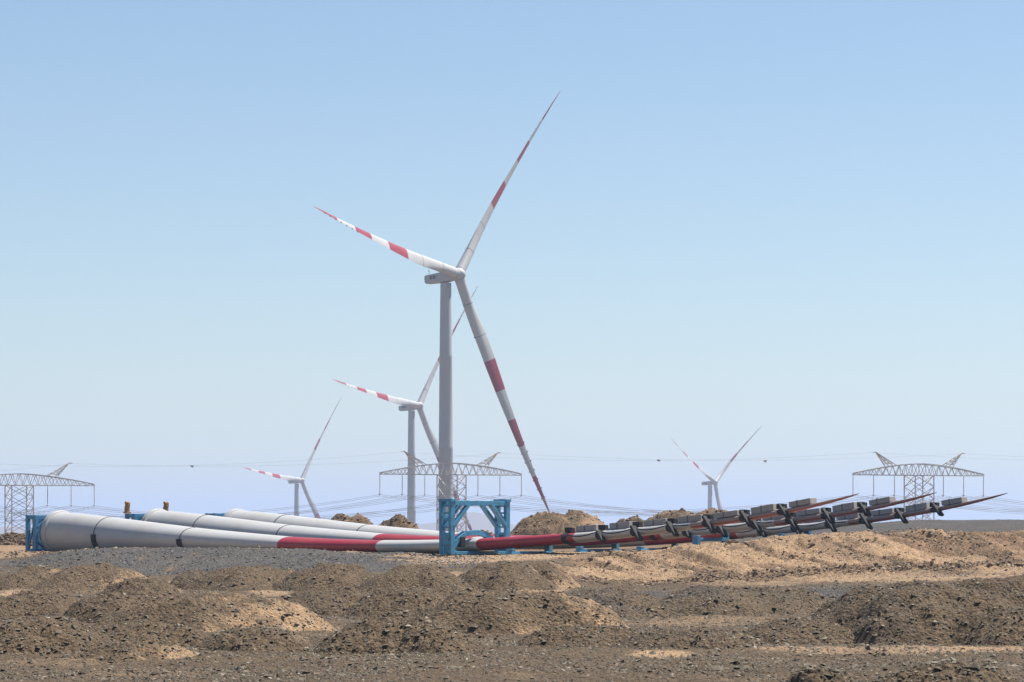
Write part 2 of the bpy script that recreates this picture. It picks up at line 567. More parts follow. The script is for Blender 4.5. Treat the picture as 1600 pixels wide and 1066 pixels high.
# heaps: bearing of the crest, row of the crest, half width, row of the front foot, depth ratio, soil (sand on the lit flank, grey, clay), skew
HEAPS = [
    # row by the gravel berm
    (55, 886, 62, 921, 1.0, (0.35, 0.0, 0.05), 0.15, 'low brown dirt heap at the left edge below the grey gravel berm'),
    (165, 884, 75, 926, 1.1, (0.45, 0.0, 0.0), -0.1, 'smooth tan and brown dirt heap below the grey gravel berm, second from the left edge'),
    (224, 904, 46, 934, 0.9, (0.1, 0.15, 0.0), 0.2, 'small dark dirt heap with a sandy drift on its right flank'),
    (305, 891, 38, 922, 0.9, (0.25, 0.3, 0.0), 0.0, 'small greyish dirt heap below the two sandy tracks on the gravel berm'),
    (392, 884, 78, 924, 1.0, (0.12, 0.0, 0.05), 0.05, 'wide brown dirt heap straight below the left end of the red stripe'),
    (522, 883, 70, 926, 1.0, (0.15, 0.0, 0.0), 0.2, 'brown dirt heap straight below the middle of the front red stripe'),
    (650, 882, 66, 928, 1.0, (0.1, 0.05, 0.0), 0.1, 'dark brown dirt heap left of the sandy gully below the blue gantry'),
    (785, 880, 62, 924, 1.0, (0.1, 0.0, 0.05), -0.05, 'dark brown dirt heap right of the sandy gully below the blue gantry'),
    (842, 880, 46, 920, 1.0, (0.4, 0.0, 0.2), 0.1, 'small dirt heap at the left foot of the sandy bank'),
    # middle row
    (58, 929, 82, 968, 1.0, (0.02, 0.1, 0.0), 0.1, 'dark gravel heap at the left edge in the middle row'),
    (205, 930, 80, 975, 1.0, (0.05, 0.1, 0.0), -0.2, 'dark gravel heap leaning against the left side of a broad sandy mound'),
    (320, 931, 125, 992, 0.9, (0.52, 0.0, 0.05), 0.2, 'broad sunlit sandy mound strewn with pebbles on the left'),
    (528, 924, 78, 963, 0.9, (0.02, 0.2, 0.0), 0.0, 'round dark gravel heap straight below the front red stripe, in the middle row'),
    (655, 917, 82, 965, 1.0, (0.1, 0.15, 0.0), 0.0, 'tall gravel heap in the middle row left of the pointed sandy-flanked one'),
    (775, 927, 135, 992, 0.8, (0.38, 0.05, 0.0), 0.25, 'large pointed dirt heap with a sandy right flank in the middle of the foreground'),
    (945, 921, 92, 966, 1.0, (0.0, 0.35, 0.0), 0.0, 'dark gravel heap at the foot of the sandy bank, leftmost of three'),
    (1112, 920, 88, 964, 1.0, (0.0, 0.35, 0.0), 0.0, 'dark gravel heap at the foot of the sandy bank, middle of three'),
    (1212, 922, 84, 961, 1.0, (0.05, 0.3, 0.0), 0.05, 'dark gravel heap at the foot of the sandy bank, rightmost of three'),
    (1425, 913, 150, 1006, 0.85, (0.0, 0.25, 0.0), 0.0, 'largest dark gravel heap, strewn with pale pebbles, at the right'),
    (1560, 902, 125, 985, 0.9, (0.0, 0.22, 0.0), 0.0, 'tall dark gravel heap at the right edge behind the largest one'),
    # front row
    (40, 970, 120, 1026, 0.9, (0.03, 0.15, 0.0), 0.0, 'broad dark gravel heap in the lower left corner area'),
    (228, 976, 84, 1013, 0.9, (0.04, 0.15, 0.0), 0.1, 'low dark gravel heap behind the small pale sand heap'),
    (212, 1008, 72, 1034, 0.9, (0.80, 0.0, 0.0), 0.15, 'small pale sand heap in the left foreground'),
    (395, 984, 78, 1020, 0.9, (0.02, 0.2, 0.0), 0.0, 'low dark gravel heap between the sandy mound and the sand flat'),
    (622, 968, 108, 1022, 0.8, (0.08, 0.15, 0.0), 0.1, 'wide dark gravel heap in the middle of the front row'),
    (915, 981, 82, 1012, 0.9, (0.0, 0.15, 0.0), 0.05, 'low dark gravel heap in the front row right of the pointed sandy-flanked one'),
    (1088, 987, 86, 1016, 0.9, (0.0, 0.2, 0.0), 0.0, 'low rounded dark gravel heap above the strip of pale sand'),
    (1252, 971, 84, 1006, 0.9, (0.0, 0.2, 0.0), 0.0, 'low dark gravel heap in front of the left foot of the largest one'),
    (1590, 952, 92, 1010, 0.9, (0.0, 0.15, 0.0), 0.0, 'steep dark gravel heap cut off by the right edge in the foreground'),
    (1475, 1040, 100, 1085, 0.8, (0.0, 0.0, 0.0), 0.0, 'dark clumpy dirt heap at the bottom right, out of focus'),
    (1278, 1049, 42, 1074, 0.8, (0.0, 0.0, 0.0), 0.0, 'very small dark clod heap at the bottom edge right of the middle'),
]
# heaps on the far side of the blades: bearing, crest row, half width, distance, soil, label
FAR_HEAPS = [
    (545, 807, 62, 315, (0.45, 0.0, 0.45), 'brown dirt heap behind the blades, leftmost, below the left distant turbine'),
    (618, 809, 50, 322, (0.5, 0.0, 0.4), 'brown dirt heap behind the blades just left of the second turbine tower'),
    (870, 806, 82, 300, (0.6, 0.0, 0.35), 'flat-topped brown dirt heap behind the blades right of the blue gantry'),
    (985, 808, 42, 318, (0.5, 0.0, 0.4), 'small brown dirt heap behind the blades right of the flat-topped one'),
    (1050, 800, 66, 325, (0.75, 0.0, 0.3), 'smooth sandy heap behind the blades left of the farthest right turbine'),
    (1112, 797, 62, 318, (0.5, 0.0, 0.5), 'rubbly sandy heap in front of the farthest right turbine'),
    (1240, 806, 60, 330, (0.6, 0.0, 0.4), 'sandy heap half hidden behind the blade tips'),
    (28, 834, 38, 290, (0.2, 0.0, 0.45), 'brown dirt heap at the left edge behind the blue root frame'),
    (758, 833, 34, 296, (0.4, 0.0, 0.5), 'low dirt heap seen under the beam of the blue gantry'),
]


class Heap:
    def __init__(self, cx, cy, rx, ry, H, soil, skew, seed, label, top=0.0):
        self.cx, self.cy, self.rx, self.ry, self.H = cx, cy, rx, ry, H
        self.soil, self.skew, self.seed, self.label, self.top = soil, skew, seed, label, top

    def rel(self, x, y):
        u = (x - self.cx) / self.rx
        v = (y - self.cy) / self.ry
        th = np.arctan2(v, u)
        w = 1 + 0.26 * (vnoise(np.cos(th) * 1.7 + 5, np.sin(th) * 1.7 + 9, self.seed) * 2 - 1)
        return u, v, np.sqrt(u * u + v * v) / w

    def height(self, x, y):
        u, v, r = self.rel(x, y)
        us = u - self.skew * (1 - np.clip(r, 0, 1))
        rr = np.sqrt(us * us + v * v) / np.maximum(np.sqrt(u * u + v * v), 1e-3) * r
        rr = np.clip(0.5 * r + 0.5 * rr, 0, 1.25)
        if self.top:
            rr = np.clip((rr - self.top) / (1 - self.top), 0, 1.25)
        rc = np.clip(rr, 0, 1)
        p = 0.45 * (1 - rc ** 1.6) + 0.55 * (1 - rc ** 2) ** 2
        h = self.H * p
        k = np.clip(p * 2.2, 0.0, 1)
        h = h + k * self.H * 0.20 * fbm(x * 0.8, y * 0.8, self.seed + 40, 3, 0.6)
        h = h + (0.25 + 0.75 * k) * 0.11 * fbm(x * 2.4, y * 2.4, self.seed + 60, 4, 0.7)
        coarse = (1 - 0.6 * self.soil[0]) * np.clip(0.6 + 0.8 * fbm(x * 0.9, y * 0.9, self.seed + 90, 2), 0.15, 1.2)
        h = h + (0.25 + 0.75 * k) * coarse * (0.10 * cells(x * 4.2, y * 4.2, self.seed + 80) + 0.05 * cells(x * 8.5, y * 8.5, self.seed + 85))
        return h - 0.30 * sstep(0.78, 1.12, r)

    def z(self, x, y):
        return land(x, y) + self.height(x, y)


heaps = []
for i, (px, cy_, hw, by, rd, soil, skew, label) in enumerate(HEAPS):
    d0 = max(depth_for(px, by), 58.0) if by < 1066 else (-LAND[1, 5]) * F / (by - HOR)
    rx = hw * d0 / F * 1.5
    ry = hw * d0 / F * rd * 2.0
    d = d0 + ry * 0.78
    p = at(px, cy_, d)
    H = p[2] - float(land(p[0], p[1]))
    heaps.append(Heap(p[0], d, rx, ry, max(H, 0.25) * 0.93, soil, skew, 100 + i * 7, label, top=0.32 if hw > 118 else 0.16))
far_heaps = []
for i, (px, cy_, hw, d, soil, label) in enumerate(FAR_HEAPS):
    p = at(px, cy_, d)
    rx = hw * d / F
    H = p[2] - float(land(p[0], p[1]))
    far_heaps.append(Heap(p[0], d, rx * 1.25, rx * 1.1, H, soil, 0.1, 500 + i * 7, label, top=0.28 if i == 2 else 0.1))

# patches of another soil on the open ground: bearing, row, half widths (as lying on the ground), soil channel, strength
PATCH = [
    (30, 930, 60, 9, 0, 1.0), (265, 922, 24, 16, 0, 0.9), (90, 1036, 120, 8, 0, 0.45), (215, 1052, 110, 9, 0, 0.5), (590, 925, 32, 8, 0, 1.0),
    (422, 926, 40, 8, 0, 0.9), (712, 912, 26, 22, 0, 0.8), (848, 922, 46, 7, 0, 1.2), (1110, 972, 170, 10, 0, 0.6), (1035, 1025, 60, 6, 0, 1.1),
    (1270, 1018, 120, 8, 0, 0.9), (1480, 1017, 180, 8, 0, 0.95), (500, 985, 65, 16, 0, 0.45), (820, 1058, 60, 6, 0, 0.4), (1180, 1062, 90, 6, 0, 0.4),
    (1015, 930, 70, 7, 1, 1.0), (1290, 930, 70, 14, 1, 1.0), (240, 965, 50, 10, 1, 0.6), (440, 950, 40, 10, 1, 0.8), (850, 935, 30, 8, 1, 0.9),
    (1380, 903, 260, 9, 0, 0.9), (1600, 893, 120, 7, 0, 0.9), (1150, 912, 150, 5, 0, 0.7),
]


def ground_soil(x, y, z):
    bear = 800 + F * x / np.maximum(y, 1.0)
    row = HOR - F * (land(x, y) - EYE) / np.maximum(y, 1.0)
    s = np.zeros(np.shape(x) + (3,))
    wob = fbm(x * 0.35, y * 0.2, 71, 3)
    near = 1 - sstep(330, 420, y)
    # grey gravel berm in front of the roots, with two sandy tracks over it
    berm = (1 - sstep(600, 740, bear + 60 * wob)) * sstep(194, 201, y + 2 * wob) * (1 - sstep(236, 240, y + wob)) * sstep(-20, 90, bear + (y - 228) * 6 + 25 * wob)
    s[..., 1] = np.maximum(s[..., 1], berm)
    for c in (225, 300):
        tr = np.exp(-((bear - c - (y - 222) * 2.0 - 16 * wob) / 9.0) ** 2) * berm * np.clip(0.5 + 0.9 * fbm(x * 0.9, y * 0.25, 171, 2), 0, 1)
        s[..., 2] = np.maximum(s[..., 2], tr * 0.75)
        s[..., 1] -= tr * 0.5
    # sandy pad edge under the gantry, and the sandy strip left of the root
    pad = sstep(560, 690, bear + 50 * wob) * sstep(205, 217, y + 3 * wob) * (1 - sstep(252, 262, y)) * (1 - sstep(1250, 1400, bear))
    s[..., 0] = np.maximum(s[..., 0], 0.95 * pad)
    crest = sstep(236, 240, y + wob) * (1 - sstep(252, 262, y)) * sstep(60, 160, bear) * (1 - sstep(640, 740, bear))
    s[..., 0] = np.maximum(s[..., 0], 0.75 * crest)
    s[..., 2] = np.maximum(s[..., 2], 0.4 * crest)
    left = (1 - sstep(60, 170, bear)) * sstep(236, 246, y + 3 * wob) * (1 - sstep(300, 330, y))
    s[..., 0] = np.maximum(s[..., 0], 0.7 * left)
    s[..., 2] = np.maximum(s[..., 2], 0.4 * left)
    # bank: sand and reddish clay in slanting bands, dark crumbled toe
    bank = sstep(840, 930, bear + 30 * wob) * sstep(182, 187, y + 2 * wob) * (1 - sstep(214, 224, y))
    band = fbm((x + 0.24 * (y - 195)) * 0.45, y * 0.05, 91, 3)
    s[..., 0] = np.maximum(s[..., 0], bank * (0.80 + 0.5 * band))
    s[..., 2] = np.maximum(s[..., 2], bank * (0.22 - 0.9 * band))
    lane = sstep(0.02, 0.28, fbm((x + 0.24 * (y - 195)) * 1.1, y * 0.10, 14, 3, 0.55)) * bank
    s[..., 0] -= 0.30 * lane
    s[..., 2] = np.maximum(s[..., 2], 0.5 * lane)
    toe = sstep(930, 1000, bear) * np.exp(-((y - 187.0 - wob) / 2.6) ** 2)
    s[..., 0] *= 1 - 0.85 * toe
    s[..., 2] = np.maximum(s[..., 2] * (1 - toe), 0.55 * toe)
    # plateau beyond the bank: grey gravel
    pl = sstep(1050, 1250, bear) * sstep(216, 226, y)
    s[..., 1] = np.maximum(s[..., 1], pl * near)
    s[..., 0] *= 1 - 0.8 * pl
    # stretch of the pad behind the blades
    bk = sstep(255, 275, y) * (1 - sstep(1050, 1250, bear)) * near
    s[..., 0] = np.maximum(s[..., 0], 0.5 * bk)
    s[..., 2] = np.maximum(s[..., 2], 0.5 * bk)
    for (c, r, hw, hh, ch, st) in PATCH:
        q = np.exp(-(((bear - c) / hw) ** 2 + ((row - r) / hh) ** 2) ** 2) * 0.8 * st * (y < 200)
        s[..., ch] = np.maximum(s[..., ch], q)
        if ch == 1:
            s[..., 0] *= 1 - 0.7 * np.clip(q, 0, 1)
    # far plain: pale sandy grey
    far = sstep(380, 600, y)
    s[..., 0] = np.maximum(s[..., 0], 0.4 * far)
    return np.clip(s, 0, 1)


# ------------------------------------------------------------------ ground sheet
def build_ground():
    b = np.concatenate([np.linspace(-4500, -400, 16), np.arange(-340, 0, 12), np.arange(0, 1600, 3.9), np.arange(1600, 1950, 12), np.linspace(2000, 6100, 16)])
    d = np.concatenate([np.linspace(12, 56, 10), np.arange(58, 125, 0.24), np.arange(125, 180, 0.36), np.arange(180, 216, 0.2), np.arange(216, 262, 0.36), np.arange(262, 345, 1.2),
                        np.arange(348, 460, 9), np.geomspace(470, 30000, 50)])
    t = (b - 800) / F
    Y, T = np.meshgrid(d, t, indexing='ij')
    X = Y * T
    Z = ground_z(X, Y)
    o = grid_mesh('ground', X, Y, Z, ground_soil(X, Y, Z), 'earth')
    tag(o, kind='structure')
    return o


build_ground()


def build_heap(h, n=(110, 84)):
    k = 1.22
    u = np.linspace(-k, k, n[0])
    v = np.linspace(-k, k, n[1])
    V, U = np.meshgrid(v, u, indexing='ij')
    X = h.cx + U * h.rx
    Y = h.cy + V * h.ry
    hh = h.height(X, Y)
    Z = land(X, Y) + hh
    _, _, r = h.rel(X, Y)
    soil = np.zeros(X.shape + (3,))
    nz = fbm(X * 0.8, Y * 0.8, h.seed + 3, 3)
    flank = sstep(-0.1, 0.9, U + 0.35 * nz)        # sandier right flank, its sunlit tone also put into the colour
    top = sstep(-0.15, 0.35, V + 0.25 * nz) * (1 - sstep(0.7, 1.0, r))      # dusty tan crest and far side, sunlight painted in as paler soil
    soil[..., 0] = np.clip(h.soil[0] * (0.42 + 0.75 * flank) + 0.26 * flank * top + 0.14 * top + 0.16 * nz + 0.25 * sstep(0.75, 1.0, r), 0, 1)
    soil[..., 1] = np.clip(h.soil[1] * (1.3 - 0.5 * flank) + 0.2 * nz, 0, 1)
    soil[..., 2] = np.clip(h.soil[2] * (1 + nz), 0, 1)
    base = float(land(h.cx, h.cy))
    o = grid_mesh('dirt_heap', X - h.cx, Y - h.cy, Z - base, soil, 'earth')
    o.location = (h.cx, h.cy, base)
    far = h in far_heaps
    tag(o, h.label, 'dirt heap', 'dirt heaps behind the blades' if far else 'dumped heaps in the foreground')
    return o


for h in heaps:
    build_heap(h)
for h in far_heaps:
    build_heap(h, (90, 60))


def surface_z(x, y):
    z = ground_z(x, y)
    for h in heaps + far_heaps:
        m = (np.abs(x - h.cx) < h.rx * 1.2) & (np.abs(y - h.cy) < h.ry * 1.2)
        if m.any():
            z[m] = np.maximum(z[m], h.z(x[m], y[m]))
    return z


# ------------------------------------------------------------------ loose stones: beyond counting
ICO_T = (1 + 5 ** 0.5) / 2
ICO_V = np.array([(-1, ICO_T, 0), (1, ICO_T, 0), (-1, -ICO_T, 0), (1, -ICO_T, 0), (0, -1, ICO_T), (0, 1, ICO_T), (0, -1, -ICO_T), (0, 1, -ICO_T),
                  (ICO_T, 0, -1), (ICO_T, 0, 1), (-ICO_T, 0, -1), (-ICO_T, 0, 1)]) / 1.9
ICO_F = np.array([(0, 11, 5), (0, 5, 1), (0, 1, 7), (0, 7, 10), (0, 10, 11), (1, 5, 9), (5, 11, 4), (11, 10, 2), (10, 7, 6), (7, 1, 8), (3, 9, 4), (3, 4, 2), (3, 2, 6), (3, 6, 8), (3, 8, 9),
                  (4, 9, 5), (2, 4, 11), (6, 2, 10), (8, 6, 7), (9, 8, 1)])
OCT_V = np.array([(1, 0, 0), (-1, 0, 0), (0, 1, 0), (0, -1, 0), (0, 0, 1), (0, 0, -1)], float)
PYR_V = np.array([(1, 0, 0), (0.31, 0.95, 0), (-0.81, 0.59, 0), (-0.81, -0.59, 0), (0.31, -0.95, 0), (0, 0, 0.9)], float)
PYR_F = np.array([(0, 1, 5), (1, 2, 5), (2, 3, 5), (3, 4, 5), (4, 0, 5)])
OCT_F = np.array([(0, 2, 4), (2, 1, 4), (1, 3, 4), (3, 0, 4), (2, 0, 5), (1, 2, 5), (3, 1, 5), (0, 3, 5)])


def scatter(name, x, y, size, mat, rng, base_v=OCT_V, base_f=OCT_F, sink=0.25):
    n = len(x)
    z = surface_z(x, y)
    k = len(base_v)
    V = np.repeat(base_v[None], n, 0) * (0.72 + 0.56 * rng.random((n, k, 1)))
    V *= size[:, None, None] * (0.6 + 0.8 * rng.random((n, 1, 3))) * np.array([1.1, 1.1, 0.75])
    a = rng.random(n) * 6.283
    tl = (rng.random(n) - 0.5) * 1.0
    ca, sa, ct, st = np.cos(a)[:, None], np.sin(a)[:, None], np.cos(tl)[:, None], np.sin(tl)[:, None]
    vx, vy, vz = V[..., 0].copy(), V[..., 1].copy(), V[..., 2].copy()
    vy, vz = vy * ct - vz * st, vy * st + vz * ct
    vx, vy = vx * ca - vy * sa, vx * sa + vy * ca
    co = np.stack([vx + x[:, None], vy + y[:, None], vz + (z + size * (0.75 - sink) * 0.5)[:, None]], -1).reshape(-1, 3)
    f = (base_f[None] + (np.arange(n) * k)[:, None, None]).reshape(-1, 3)
    return raw_mesh(name, co, f, mat, None, smooth=False)


def build_stones():
    rng = np.random.default_rng(5)
    n = 360000
    d = 60 * (238 / 60) ** rng.random(n)
    b = rng.random(n) * 1760 - 80
    x = (b - 800) / F * d
    dens = 0.5 + 0.5 * fbm(x * 0.3, d * 0.3, 33, 3)
    on = np.zeros(n)
    for h in heaps:
        u, v, r = h.rel(x, d)
        on = np.maximum(on, (r < 1) * (1 - 0.75 * h.soil[0]))
    keep = rng.random(n) < np.clip(0.22 + 0.6 * on + 0.7 * (dens - 0.5), 0.04, 1)
    x, d = x[keep], d[keep]
    sz = (0.016 + 0.036 * rng.random(len(x)) ** 2.5 + 0.07 * rng.random(len(x)) ** 26) * (0.75 + 0.25 * d / 110)
    o = scatter('loose_gravel', x, d, sz, 'clods', rng, PYR_V, PYR_F)
    tag(o, 'loose gravel and dark clods strewn over the heaps and flats', 'gravel', kind='stuff')
    n = 16000
    d = 198 + 41 * rng.random(n)
    b = rng.random(n) * 820 - 60
    x = (b - 800) / F * d
    kp = rng.random(n) < np.clip(0.45 + 0.9 * fbm(x * 0.35, d * 0.2, 181, 3), 0.05, 1)
    x, d = x[kp], d[kp]
    sz = 0.035 + 0.05 * rng.random(len(x)) ** 2 + 0.08 * rng.random(len(x)) ** 20
    o = scatter('berm_gravel', x, d, sz, 'grey_clods', rng, PYR_V, PYR_F)
    tag(o, 'coarse grey gravel on the berm in front of the blade roots', 'gravel', kind='stuff')
    # reddish rubble of the bank and of its toe
    n = 13000
    d = np.concatenate([184 + 32 * rng.random(n // 2), 187 + 1.6 * rng.standard_normal(n // 3), 202 + 4.5 * rng.standard_normal(n - n // 2 - n // 3)])
    b = 900 + 820 * rng.random(len(d)) ** 0.8
    x = (b - 800) / F * d
    lane = fbm((x + 0.24 * (d - 195)) * 1.1, d * 0.10, 14, 3, 0.55)
    kp = rng.random(len(d)) < np.clip(0.12 + 1.1 * sstep(0.0, 0.35, lane) + 1.0 * (np.abs(d - 187) < 2.5), 0, 1)
    x, d = x[kp], d[kp]
    sz = 0.025 + 0.07 * rng.random(len(x)) ** 4 + 0.12 * rng.random(len(x)) ** 18
    o = scatter('bank_rubble', x, d, sz, 'clay_clods', rng, ICO_V, ICO_F)
    tag(o, 'reddish brown rubble scattered over the sandy bank', 'rubble', kind='stuff')
    # rubble on the heaps behind and on the pad
    X, D = [], []
    for h in far_heaps:
        m = 420
        a = rng.random(m) * 6.283
        r = np.sqrt(rng.random(m)) * 0.95
        X.append(h.cx + r * np.cos(a) * h.rx)
        D.append(h.cy + r * np.sin(a) * h.ry)
    m = 2200
    dd = 240 + 20 * rng.random(m)
    bb = rng.random(m) * 1500 - 60
    X.append((bb - 800) / F * dd)
    D.append(dd)
    X, D = np.concatenate(X), np.concatenate(D)
    sz = 0.04 + 0.09 * rng.random(len(X)) ** 3 + 0.12 * rng.random(len(X)) ** 14
    o = scatter('pad_rubble', X, D, sz, 'clay_clods', rng, ICO_V, ICO_F)
    tag(o, 'brown rubble on the blade storage pad and the heaps behind it', 'rubble', kind='stuff')


build_stones()


# single rocks one can point at: bearing, row, size (m), elongation, label
ROCKS = [
    (46, 852, 0.62, 1.5, 'big reddish rock at the left edge beside the blue root frame'),
    (75, 862, 0.25, 1.4, 'small brown rock in front of the foot of the front blade root'),
    (1144, 849, 0.40, 2.4, 'long slab-like sandstone rock lying on the crest of the bank under the red stripe'),
    (1160, 842, 0.22, 1.1, 'small pale rock on the bank crest right of the long slab'),
    (1178, 840, 0.30, 1.2, 'pinkish lump of rock on the bank crest, second right of the long slab'),
    (1119, 894, 0.26, 1.2, 'round brown rock halfway down the sandy bank'),
    (1232, 925, 0.22, 1.1, 'dark rock on the right flank of a gravel heap by the bank'),
    (1268, 852, 0.26, 1.5, 'brown rock on the upper face of the bank below the blade tips'),
    (1345, 846, 0.24, 1.2, 'dark rock on the upper face of the bank right of the lowest black clamp bars'),
    (178, 868, 0.20, 1.2, 'dark rock lying on the grey gravel berm'),
    (446, 934, 0.24, 1.5, 'dark stone on the sand in front of the brown dirt heaps'),
]


def build_rocks():
    rng = np.random.default_rng(23)
    for (px, py, s, el, label) in ROCKS:
        d = None
        qs = np.arange(60, 300, 0.25)
        hit = np.nonzero(EYE + (HOR - py) / F * qs <= surface_z((px - 800) / F * qs, qs))[0]
        if len(hit):
            d = qs[hit[0]]
        p = at(px, py, d if d else 250)
        # subdivided icosahedron, squashed and faceted
        V = [Vector(v).normalized() for v in ICO_V]
        Fs = [tuple(f) for f in ICO_F]
        for it in range(2):
            cache, nf = {}, []

            def midp(a, b_):
                key = (min(a, b_), max(a, b_))
                if key not in cache:
                    V.append(((V[a] + V[b_]) / 2).normalized())
                    cache[key] = len(V) - 1
                return cache[key]
            for (a, b_, c) in Fs:
                ab, bc, ca = midp(a, b_), midp(b_, c), midp(c, a)
                nf += [(a, ab, ca), (b_, bc, ab), (c, ca, bc), (ab, bc, ca)]
            Fs = nf
        A = np.array([tuple(v) for v in V])
        for _ in range(9):                       # cut flat facets
            nrm = rng.standard_normal(3)
            nrm /= np.linalg.norm(nrm)
            cut = 0.62 + 0.25 * rng.random()
            dd = A @ nrm
            A = A - np.outer(np.maximum(dd - cut, 0), nrm)
        A *= 1 + 0.05 * rng.standard_normal((len(A), 1))
        A = A * np.array([s * el, s, s * 0.72]) * 0.62
        an = rng.random() * 1.0 - 0.5
        A = A @ np.array([[math.cos(an), math.sin(an), 0], [-math.sin(an), math.cos(an), 0], [0, 0, 1]])
        o = raw_mesh('rock', A, np.array(Fs), 'boulder', None, smooth=False)
        o.location = (p[0], p[1], p[2] + s * 0.18)
        tag(o, label, 'rock', 'single rocks on the site')


build_rocks()


# ------------------------------------------------------------------ far mountains
def build_mountains():
    b = np.linspace(-1200, 2800, 420)
    d = np.linspace(8200, 10800, 22)
    D, B = np.meshgrid(d, b, indexing='ij')
    X = (B - 800) / F * D
    prof = np.interp(b, [-1200, -400, -60, 60, 250, 500, 690, 722, 742, 762, 785, 820, 900, 1100, 1400, 1700, 2200, 2800],
                     [812, 806, 818, 829, 831, 829, 815, 803, 800, 804, 813, 821, 826, 828, 829, 828, 815, 822])
    ridge = (HOR - prof) / F * 9400 + 92
    cross = np.exp(-((D - 9400) / 700) ** 2)
    Z = EYE - 92 + np.maximum(ridge[None, :], 12) * cross * (1 + 0.16 * fbm(X / 160, D / 200, 61, 4)) - 30 * (1 - cross)
    soil = np.zeros(X.shape + (3,))
    soil[..., 2] = 0.5
    o = grid_mesh('mountain_range', X, D, Z, soil, 'earth')
    tag(o, kind='structure')


build_mountains()


# ------------------------------------------------------------------ wind turbine blades
CH_U = [0, .03, .08, .14, .22, .34, .48, .6, .7, .8, .9, .96, .99, 1]
CH_C = [3.30, 3.30, 3.40, 3.85, 4.4, 4.2, 3.45, 2.75, 2.2, 1.7, 1.15, .70, .36, .08]
CH_T = [3.30, 3.28, 2.95, 2.55, 2.0, 1.38, 1.10, .96, .78, .60, .40, .26, .14, .04]
STRIPES = [(.340, .468), (.591, .703), (.831, 1.01)]
STATIONS = sorted(set([round(x, 4) for x in np.linspace(0, 1, 61)] + [.340, .468, .591, .703, .831, .005, .985, .995]))


def section(u, n=28):
    """closed section in (chord, thickness) plane: round at the root, an aerofoil further out"""
    c = np.interp(u, CH_U, CH_C)
    t = np.interp(u, CH_U, CH_T)
    k = float(sstep(0.05, 0.3, np.array(u)))
    out = []
    for i in range(n):
        a = 2 * math.pi * i / n
        x = math.cos(a)
        y = math.sin(a) * (((1 + x) / 2) ** (0.55 * k)) * (1 + 0.18 * k)
        out.append((x * c / 2 - 0.18 * k * c, y * t / 2))
    return out


def blade_rings(center, chord_dir, thick_dir, us):
    return [[center(u) + p * chord_dir(u) + q * thick_dir(u) for (p, q) in section(u)] for u in us]


def blade_shell(center, cd, td):
    mb = MB()
    edges = [0.0] + [e for s in STRIPES for e in s if e < 1] + [1.0]
    for a, b_ in zip(edges[:-1], edges[1:]):
        us = [u for u in STATIONS if a - 1e-6 <= u <= b_ + 1e-6]
        midu = (a + b_) / 2
        red = any(s0 < midu < s1 for s0, s1 in STRIPES)
        mb.rings(blade_rings(center, cd, td, us), 1 if red else 0, cap=False)
    return mb


def sleeve(center, cd, td, u0, u1, grow, cap=True):
    mb = MB()
    rings = []
    for u in (u0, u1):
        rings.append([center(u) + p * (1 + 2 * grow / np.interp(u, CH_U, CH_C)) * cd(u) + q * (1 + 2 * grow / np.interp(u, CH_U, CH_T)) * td(u) for (p, q) in section(u)])
    mb.rings(rings, 0, cap)
    return mb


# ------------------------------------------------------------------ wind turbines
RAD, TILT, CONE = 82.0, 0.096, 8.34
PITCH = R(-25)


